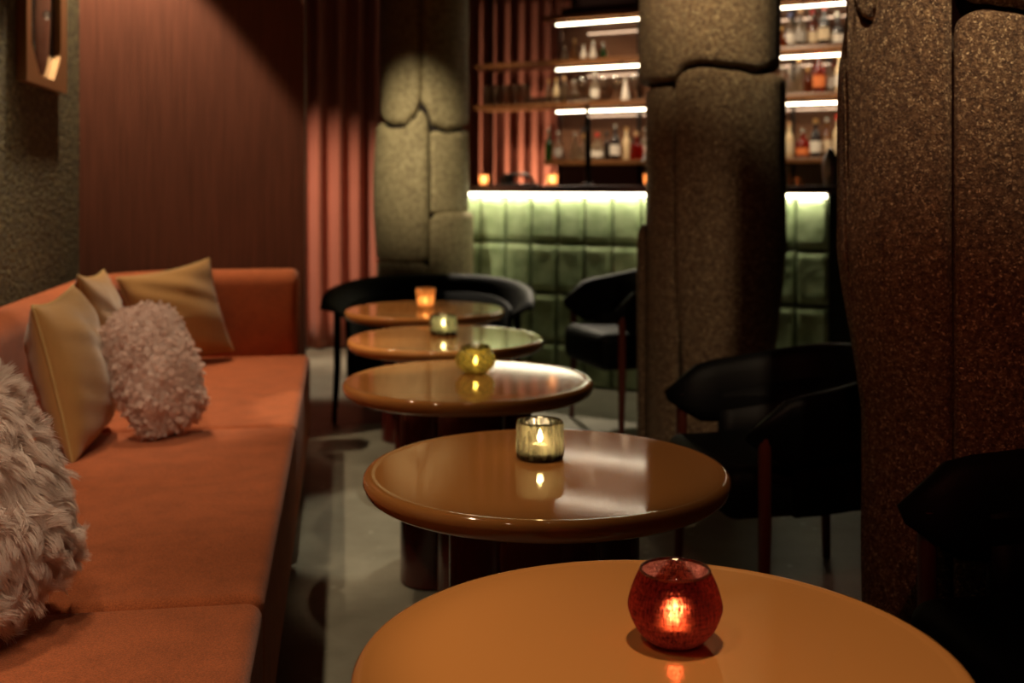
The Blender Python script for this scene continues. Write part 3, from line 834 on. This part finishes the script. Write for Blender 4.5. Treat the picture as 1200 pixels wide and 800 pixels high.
# ------------------------------------------------------------------ back bar
DB = 8.0
bb = empty('back_bar_shelving', (0, DB, 0), ANG, 'back bar shelving with wooden shelves, light strips and glossy brown panel', 'shelving')
s0, s1 = bar_t(555, DB), bar_t(1060, DB)
m0 = bar_t(636, DB + .3)
SH = [1.30, 1.709, 2.008, 2.325]
MB().box(m0, s1, .285, .30, .95, CEIL - .3).build('back_panel', M['mirror'], bb, smooth=False)
MB().box(m0 - .02, m0, .25, .30, 0, SH[3]).build('side_panel', M['counter'], bb)
for i, z in enumerate(SH):
    a = s0 if i in (1, 2, 3) else m0
    if i == 3: a = m0 - .02
    MB().box(a, s1, 0, .284, z - .034, z, b=.003).build('shelf', M['shelfwood'], bb)
    if i > 0:
        MB().box(bar_t(651, DB), s1 - .02, .010, .024, z - .074, z - .063, b=.003).build('light_strip', M['led'], bb)
        for px in (728, 940):
            MB().box(bar_t(px, DB) - .004, bar_t(px, DB) + .004, .008, .026, z - .080, z - .034).build('strip_clip', M['metal_dark'], bb)
MB().box(m0, s1, -.02, .30, 0, .95, b=.003).build('base_cabinet', M['counter'], bb)
for px in (557, 727, 905):
    t = bar_t(px, DB + .27)
    MB().box(t - .009, t + .009, .262, .282, 0, CEIL - .001).build('upright', M['metal_dark'], bb)

# bottles and glasses
def pv(name, col, **k): return principled(name, col, **k)
def liquor(name, col, tl=.8):
    tl = max(tl, .62)
    return thin_glass(name, col, trans=tl, transcol=col, rough=.06, gloss=.35)
LQ = dict(clear=liquor('clear_bottle', (.88, .80, .66), .62), amber=liquor('amber_bottle', (.65, .25, .05)), red=liquor('red_bottle', (.75, .10, .03)),
          dark=principled('dark_bottle', (.02, .012, .012), rough=.12, coat=1), green=liquor('green_bottle', (.12, .38, .12)), gold=liquor('gold_bottle', (.75, .45, .12)),
          cream=principled('cream_bottle', (.75, .58, .34), rough=.35, coat=.6), white=principled('white_bottle', (.78, .7, .6), rough=.35, coat=.5))
LB = dict(cream=principled('cream_label', (.75, .6, .4), rough=.7), white=principled('white_label', (.85, .78, .68), rough=.7), orange=principled('orange_label', (.75, .2, .05), rough=.7), grey=principled('grey_label', (.4, .36, .32), rough=.7))
CP = dict(silver=principled('silver_cap', (.8, .75, .65), rough=.25, metal=.8), red=principled('red_cap', (.6, .05, .03), rough=.4), black=principled('black_cap', (.02, .02, .02), rough=.4), gold=principled('gold_cap', (.8, .5, .2), rough=.3, metal=.8), wood=principled('cork_cap', (.45, .25, .12), rough=.7), blue=principled('blue_cap', (.15, .2, .45), rough=.4))
SHP = dict(
    round=[(.034, 0), (.037, .004), (.037, .13), (.033, .15), (.016, .172), (.0135, .18), (.0135, .215)],
    tall=[(.029, 0), (.032, .004), (.032, .15), (.026, .17), (.014, .19), (.0125, .2), (.0125, .24)],
    squat=[(.044, 0), (.048, .006), (.048, .085), (.042, .11), (.018, .13), (.015, .14), (.015, .17)],
    flare=[(.042, 0), (.045, .005), (.040, .05), (.028, .11), (.018, .15), (.014, .17), (.014, .20)],
    globe=[(.024, 0), (.034, .01), (.045, .045), (.042, .075), (.022, .105), (.014, .12), (.014, .16)])
protos = {}
def bottle(px, shelf, y, shape, col, lab, cap, label, sc_=1.0, place=None):
    key = (shape, col, lab, cap)
    p = barpt(px, y, SH[shelf] + .0005, DB + y) if place is None else place
    # bearing to the plane shifted back by y
    t = bar_t(px, DB + y / math.cos(ANG))
    if place is None: p = Vector((0, DB, 0)) + BE * (t - math.tan(ANG) * 0) + Vector((0, 0, SH[shelf] + .0005)) + Vector((0, y / math.cos(ANG), 0))
    if key in protos:
        r = copy_tree(protos[key]); r.location = p; r.scale = (sc_,) * 3; r['label'] = label; return r
    r = empty('bottle', p, random.uniform(-.3, .3), label, 'bottle', 'bottles on the back bar shelves'); r.scale = (sc_,) * 3
    pr = SHP[shape]; zt = pr[-1][1]
    MB().lathe([(.0005, 0)] + pr + [(.0005, zt)], 24).build('body', LQ[col], r)
    MB().lathe([(.0005, zt), (.0165, zt), (.0165, zt + .028), (.012, zt + .032), (.0005, zt + .032)], 16).build('cap', CP[cap], r)
    if lab:
        w = pr[1][0] + .0012; hh = pr[2][1]
        if shape in ('round', 'tall', 'squat'):
            MB().lathe([(w, hh * .25), (w, hh * .8)], 24).build('paper_label', LB[lab], r)
    protos[key] = r
    return r
ORD = ['first', 'second', 'third', 'fourth', 'fifth', 'sixth', 'seventh', 'eighth', 'ninth', 'tenth', 'eleventh', 'twelfth']
SN = {0: 'lowest', 1: 'middle', 2: 'top'}
def rowof(items, shelf, where, y=.075):
    for i, (px, shape, col, lab, cap, s) in enumerate(items):
        d = {'clear': 'clear glass', 'white': 'white', 'cream': 'cream'}.get(col, col + ' glass' if col in ('green', 'amber') else col)
        l = '%s %s bottle, %s cap, %s on the %s shelf %s' % (d, {'round': 'round', 'tall': 'slender', 'squat': 'squat', 'flare': 'flared', 'globe': 'globe-shaped'}[shape], cap, ORD[i], SN[shelf], where)
        bottle(px, shelf, y + (.085 if i % 2 else 0), shape, col, lab, cap, l, s)
LW, RW = 'left of the middle column', 'right of the middle column'
rowof([(643, 'tall', 'green', None, 'silver', .85), (654, 'round', 'clear', 'grey', 'silver', .88), (674, 'flare', 'clear', None, 'silver', .85), (685, 'globe', 'clear', None, 'gold', 1.0), (700, 'squat', 'clear', 'white', 'red', .95),
       (711, 'tall', 'dark', None, 'black', .75), (721, 'round', 'dark', 'white', 'silver', 1.0), (734, 'tall', 'cream', None, 'gold', .85), (746, 'squat', 'red', None, 'wood', .95), (757, 'round', 'clear', 'white', 'silver', .9)], 0, LW)
rowof([(643, 'tall', 'clear', None, 'gold', .62), (652, 'tall', 'cream', None, 'gold', .7), (661, 'round', 'clear', None, 'wood', .75), (673, 'globe', 'clear', None, 'silver', .9), (697, 'round', 'clear', 'white', 'silver', .85), (733, 'flare', 'white', None, 'silver', .75)], 1, LW)
rowof([(661, 'globe', 'clear', None, 'silver', .5), (673, 'flare', 'gold', None, 'gold', .7), (684, 'globe', 'white', None, 'silver', .55), (695, 'flare', 'white', None, 'silver', .62), (707, 'globe', 'green', None, 'silver', .6)], 2, LW)
rowof([(925, 'tall', 'cream', 'cream', 'wood', .85), (941, 'squat', 'red', 'orange', 'silver', .95), (956, 'round', 'dark', 'white', 'gold', 1.0), (969, 'tall', 'gold', 'cream', 'silver', .95), (982, 'tall', 'cream', 'cream', 'red', .98)], 0, RW)
rowof([(917, 'flare', 'clear', None, 'silver', .8), (926, 'globe', 'clear', None, 'silver', .9), (936, 'tall', 'clear', None, 'gold', .85), (947, 'round', 'amber', None, 'gold', .7), (960, 'round', 'red', 'orange', 'red', 1.05), (972, 'round', 'clear', 'grey', 'black', .95), (984, 'tall', 'cream', 'white', 'gold', .9)], 1, RW)
rowof([(916, 'globe', 'amber', None, 'gold', .7), (926, 'round', 'clear', 'white', 'blue', .95), (938, 'round', 'clear', 'grey', 'wood', 1.0), (952, 'round', 'amber', 'cream', 'red', 1.0), (966, 'round', 'dark', 'cream', 'red', 1.05), (981, 'squat', 'dark', 'white', 'silver', 1.1)], 2, RW)
# glasses
gg = thin_glass('bar_glassware', (.85, .8, .72), trans=.14, transcol=(.8, .6, .45), rough=.03, gloss=.45)
gm_ = None
for i in range(9):
    px = 571 + i * 5.7
    p = Vector((0, DB, 0)) + BE * bar_t(px, DB + .12) + Vector((0, .11 + (.09 if i % 2 else 0), SH[1] + .0005))
    if gm_ is None:
        gm_ = MB().lathe([(.0005, 0), (.026, 0), (.028, .003), (.034, .15), (.0325, .15), (.027, .008), (.0005, .008)], 20).build('highball_glass', gg)
        o = gm_
    else:
        o = gm_.copy(); C.objects.link(o)
    o.location = p
    tag(o, 'tall clear highball glass, %s from left on the middle shelf before the curtain' % ORD[i], 'glass', 'highball glasses on the middle shelf')
gm_ = None
for i in range(11):
    px = 622 + i * 6.6
    p = Vector((0, DB, 0)) + BE * bar_t(px, DB + .06) + Vector((0, .055 , SH[1] + .0005))
    if gm_ is None:
        gm_ = MB().lathe([(.0005, 0), (.016, 0), (.028, .012), (.035, .045), (.0335, .045), (.026, .016), (.0005, .008)], 20).build('tumbler_glass', gg); o = gm_
    else: o = gm_.copy(); C.objects.link(o)
    o.location = p
    tag(o, 'low clear tumbler, %s from left along the front of the middle shelf' % ORD[i], 'glass', 'low tumblers on the middle shelf')
gm_ = None
for i, px in enumerate((683, 708, 722, 744)):
    p = Vector((0, DB, 0)) + BE * bar_t(px, DB + .16) + Vector((0, .18, SH[1] + .0005))
    if gm_ is None:
        gm_ = MB().lathe([(.0005, 0), (.032, 0), (.031, .003), (.004, .008), (.0035, .08), (.012, .09), (.034, .12), (.036, .15), (.030, .18), (.0288, .18), (.034, .15), (.032, .122), (.01, .094), (.0005, .09)], 20).build('wine_glass', gg); o = gm_
    else: o = gm_.copy(); C.objects.link(o)
    o.location = p
    tag(o, 'stemmed wine glass, %s from left at the back of the middle shelf' % ORD[i], 'glass', 'wine glasses on the middle shelf')


# ------------------------------------------------------------------ curtains
def curtain(name, p0, p1, z0, z1, folds, amp, label, seed):
    rn = random.Random(seed)
    p0, p1 = Vector(p0), Vector(p1); d = (p1 - p0); Ln = d.length; d.normalize(); nn = Vector((d.y, -d.x, 0))
    root = empty(name, p0, 0, label, 'curtain')
    nx, nz = folds * 18, 14
    ph = [rn.uniform(-.8, .8) for _ in range(folds + 3)]; am = [rn.uniform(.55, 1.1) for _ in range(folds + 3)]
    vs, fs = [], []
    for j in range(nz + 1):
        v = j / nz
        for i in range(nx + 1):
            u = i / nx; s = u * folds
            k = int(s); f = s - k; sm = f * f * (3 - 2 * f)
            pp = ph[k] * (1 - sm) + ph[k + 1] * sm; aa = am[k] * (1 - sm) + am[k + 1] * sm
            a = math.sin(2 * PI * s + pp + .25 * math.sin(3 * v))
            off = amp * aa * (abs(a) ** .75) * (1 if a > 0 else -1) * (1.0 - .25 * v)
            w = d * (u * Ln) + nn * off
            vs.append((w.x, w.y, z0 + (z1 - z0) * v))
    for j in range(nz):
        for i in range(nx):
            q = j * (nx + 1) + i; fs.append((q, q + 1, q + nx + 2, q + nx + 1))
    o = mesh('curtain_cloth', vs, fs, M['curtain'], root, sharp=180, fix=False)
    md = o.modifiers.new('thickness', 'SOLIDIFY'); md.thickness = .004
    MB().tube([(0, 0, z1 + .01), (d.x * Ln, d.y * Ln, z1 + .01)], .014, 10).build('curtain_rail', M['metal_dark'], root)
    return root
curtain('curtain', (-1.62, 7.55, 0), (-.72, 7.75, 0), .012, CEIL - .03, 7, .065, 'floor-length dusty red curtain hanging between the panelled wall and the far column', 4)
q0 = Vector((0, DB + .58, 0)) + BE * (bar_t(520, DB + .58)); q1 = Vector((0, DB + .58, 0)) + BE * (bar_t(668, DB + .58))
curtain('curtain', q0, q1, .012, CEIL - .03, 10, .06, 'salmon-red curtain hanging behind the open left end of the bar shelves', 11)


# ------------------------------------------------------------------ armchairs
def chair(name, loc, rz, label, w=.62, dp=.58, seat=.42, arm=.62, back=.70, band=.16, flare=.03, blunt=True, legmat=None, group=None, seat_th=.14, tip=.0):
    """tub armchair; local -Y is the way the sitter faces"""
    root = empty(name, loc, rz, label, 'chair', group)
    hw = w / 2
    # seat
    vs, fs = [], []
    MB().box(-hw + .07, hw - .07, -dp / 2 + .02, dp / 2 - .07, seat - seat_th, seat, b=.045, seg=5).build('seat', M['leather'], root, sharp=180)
    # U-shaped rolled band
    pts = []
    n = 40
    for i in range(n + 1):
        a = -PI * .5 + (i / n) * PI * 2 * .5
        q = i / n
        ang = PI + PI * q                     # from left tip round the back to the right tip
        # superellipse plan, open to the front
        cx_ = math.cos(ang); sy_ = -math.sin(ang)
        ex = (abs(cx_) ** .62) * (1 if cx_ > 0 else -1); ey = abs(sy_) ** .62
        x = (hw - .035) * ex; y = -dp / 2 + .05 + (dp - .10) * ey
        b = ey ** 1.6
        fl = flare * (1 - abs(q - .5) * 0)
        pts.append((x, y, b))
    ring = 16; vs = []; fs = []
    def zt(b): return arm + (back - arm) * b
    tipfade = []
    for i, (x, y, b) in enumerate(pts):
        p0 = Vector(pts[max(i - 1, 0)][:2]); p1 = Vector(pts[min(i + 1, n)][:2])
        t = (p1 - p0).normalized(); nr = Vector((-t.y, t.x))
        if nr.dot(Vector((x, y - .0))) < 0 and abs(x) > .02: nr = -nr
        e = min(i, n - i) / (1.6 if blunt else 3.5); sc_ = math.sqrt(max(0.02, 1 - (1 - min(e, 1)) ** 2))
        q0_ = .95 if blunt else .70; kb = q0_ + (1.1 - q0_) * b; hb = band * kb * sc_; tt = .036 * sc_
        top = zt(b); zc = top - band * kb / 2
        for k in range(ring):
            a = 2 * PI * k / ring
            ca, sa = math.cos(a), math.sin(a)
            ca = abs(ca) ** .7 * (1 if ca > 0 else -1); sa = abs(sa) ** .7 * (1 if sa > 0 else -1)
            o_ = ca * tt + flare * (sa + 1) * .5
            vs.append((x + nr.x * o_, y + nr.y * o_, zc + sa * hb / 2))
    for i in range(n):
        for k in range(ring):
            k2 = (k + 1) % ring; fs.append((i * ring + k, i * ring + k2, (i + 1) * ring + k2, (i + 1) * ring + k))
    fs.append(tuple(range(ring))); fs.append(tuple(n * ring + k for k in range(ring)))
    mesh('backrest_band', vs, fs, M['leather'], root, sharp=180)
    # upholstered inner shell between the seat and the band
    vs, fs = [], []
    for i, (x, y, b) in enumerate(pts):
        for (zz, ins) in ((seat - seat_th + .01, .035), (zt(b) - band * .5, .012)):
            kx = 1 - ins / hw
            vs.append((x * kx, y - ins * b, zz))
    for i in range(2, n - 2): fs.append((2 * i, 2 * i + 2, 2 * i + 3, 2 * i + 1))
    o = mesh('shell', vs, fs, M['leather'], root, sharp=180, fix=False)
    md = o.modifiers.new('thickness', 'SOLIDIFY'); md.thickness = .022; md.offset = 0
    for sx in (-1, 1):
        for sy in (-1, 1):
            x = sx * (hw - .02) if sy < 0 else sx * (hw - .11); y = -dp / 2 + .10 if sy < 0 else dp / 2 - .075
            zz = (arm if sy < 0 else back) - band * .45
            MB().tube([(x * 1.03, y * 1.04, 0), (x, y, zz * .5), (x, y, zz)], [.012, .017, .017], 12).build('leg', legmat or M['redwood'], root)
    return root

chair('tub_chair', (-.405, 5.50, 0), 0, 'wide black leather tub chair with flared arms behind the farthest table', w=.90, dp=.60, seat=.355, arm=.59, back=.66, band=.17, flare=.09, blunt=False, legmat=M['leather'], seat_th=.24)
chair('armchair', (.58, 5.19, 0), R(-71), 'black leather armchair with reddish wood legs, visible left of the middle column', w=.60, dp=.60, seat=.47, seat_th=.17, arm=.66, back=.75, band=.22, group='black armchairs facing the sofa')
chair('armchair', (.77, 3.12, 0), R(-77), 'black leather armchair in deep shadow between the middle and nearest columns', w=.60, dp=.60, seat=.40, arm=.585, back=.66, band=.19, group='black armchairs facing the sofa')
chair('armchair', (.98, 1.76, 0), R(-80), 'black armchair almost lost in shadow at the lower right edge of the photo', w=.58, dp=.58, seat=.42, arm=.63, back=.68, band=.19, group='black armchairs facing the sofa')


# ------------------------------------------------------------------ light
def spot(loc, target, power, angle, blend=.3, col=(1, .78, .52), size=.03):
    l = bpy.data.lights.new('spotlight', 'SPOT'); l.energy = power; l.spot_size = R(angle); l.spot_blend = blend; l.color = col; l.shadow_soft_size = size
    o = bpy.data.objects.new('spotlight', l); C.objects.link(o); o.location = loc
    o.rotation_euler = (Vector(target) - Vector(loc)).to_track_quat('-Z', 'Y').to_euler()
    return o
def down(u, v, power, angle, blend=.35, du=0, dv=0, **k):
    p = uv(u, v, CEIL - .03); spot(p, uv(u + du, v + dv, 0), power, angle, blend, **k)
# above the sofa
down(.85, -.62, 62, 66, .6)
down(2.15, -.66, 62, 66, .6)
down(3.45, -.70, 62, 66, .6)
# scallop on the wood panelling and the plaster wall
down(4.60, -.95, 145, 72, .2)
spot(uv(1.0, -.25, CEIL - .03), uv(3.15, -.60, .62), 75, 18, .8)  # added fill spot to brighten the curly cushion
spot(uv(.3, -.2, CEIL - .03), uv(1.75, -.75, .62), 38, 24, .8)  # weaker fill spot, added for the shaggy cushion
# above the tables
for (x, y), (tx, ty), pw in zip(((.22, 1.30), (.10, 2.2), (-.14, 3.25), (-.30, 4.80), (-.37, 5.0)), ((.22, 1.30), (.08, 2.2), (-.12, 3.15), (-.235, 3.95), (-.38, 4.85)), (100, 30, 34, 36, 30)):
    spot((x, y, CEIL - .03), (tx, ty, .58), pw, 23, .5)
# aisle and floor by the bar
spot((.0, 7.4, CEIL - .03), (.38, 5.6, 0), 330, 34, .5, col=(1, .84, .62))
spot((-.62, 3.25, CEIL - .03), (-.40, 3.65, 0), 85, 22, .4, col=(1, .92, .70))
spot((-1.05, 6.6, CEIL - .03), (-1.0, 6.6, 0), 170, 36, .5, col=(1, .86, .65))
# columns
spot((-.95, 4.2, 2.6), (-.52, 6.0, 1.33), 260, 25, 1.0, col=(1, .85, .58))
spot((.30, 3.3, 2.60), (.80, 4.22, 2.0), 190, 46, 1.0, col=(1, .78, .46))
spot((.66, 1.20, 2.60), (.95, 2.15, 1.85), 190, 46, 1.0, col=(1, .72, .44))
spot((.1, .3, 2.4), (.90, 2.2, .95), 40, 32, 1.0, col=(1, .26, .14))  # added red fill that tints the lower part of the near column
spot((-.2, 2.6, 2.6), (.72, 4.3, .9), 12, 30, 1.0, col=(1, .34, .2))  # faint red fill, added low on the middle column
# added fill spots that brighten the bottles from the front
spot((-.1, 6.0, 2.66), barpt(700, .1, 1.65, DB), 190, 34, .9, col=(1, .76, .5), size=.1)
spot((.9, 5.6, 2.66), barpt(950, .1, 1.70, DB), 160, 34, .9, col=(1, .76, .5), size=.1)
# curtains
spot((-1.95, 6.2, 2.4), (-1.15, 7.6, .35), 260, 56, 1.0, col=(1, .72, .5))
q = barpt(640, .34, .5, DB); spot((-.75, 6.95, 2.3), barpt(592, .0, 1.75, DB), 45, 34, .9, col=(1, .72, .46)); spot(q, barpt(585, .60, 1.30, DB), 130, 100, 1.0, col=(1, .72, .46))  # first spot is an added fill on the shelf fronts, second uplights the curtain

w = bpy.data.worlds.new('world'); bpy.context.scene.world = w; w.use_nodes = True
w.node_tree.nodes['Background'].inputs[0].default_value = (.9, .25, .2, 1)
w.node_tree.nodes['Background'].inputs[1].default_value = .02

# ------------------------------------------------------------------ camera
cam = bpy.data.cameras.new('camera'); co = bpy.data.objects.new('camera', cam); C.objects.link(co)
co.location = (0, 0, H); co.rotation_euler = (PI / 2, 0, 0)
cam.sensor_width = 36; cam.lens = F / 1200 * 36; cam.shift_y = -(400 - YH) / 1200
cam.dof.use_dof = True; cam.dof.focus_distance = 1.65; cam.dof.aperture_fstop = 3.6
cam.clip_start = .05
S = bpy.context.scene
S.camera = co
S.view_settings.view_transform = 'Standard'; S.view_settings.look = 'None'; S.view_settings.gamma = 1; S.view_settings.exposure = 0
S.view_settings.use_curve_mapping = False
S.cycles.max_bounces = 8; S.cycles.transparent_max_bounces = 24
S.cycles.sample_clamp_indirect = 3
S.cycles.use_denoising = True
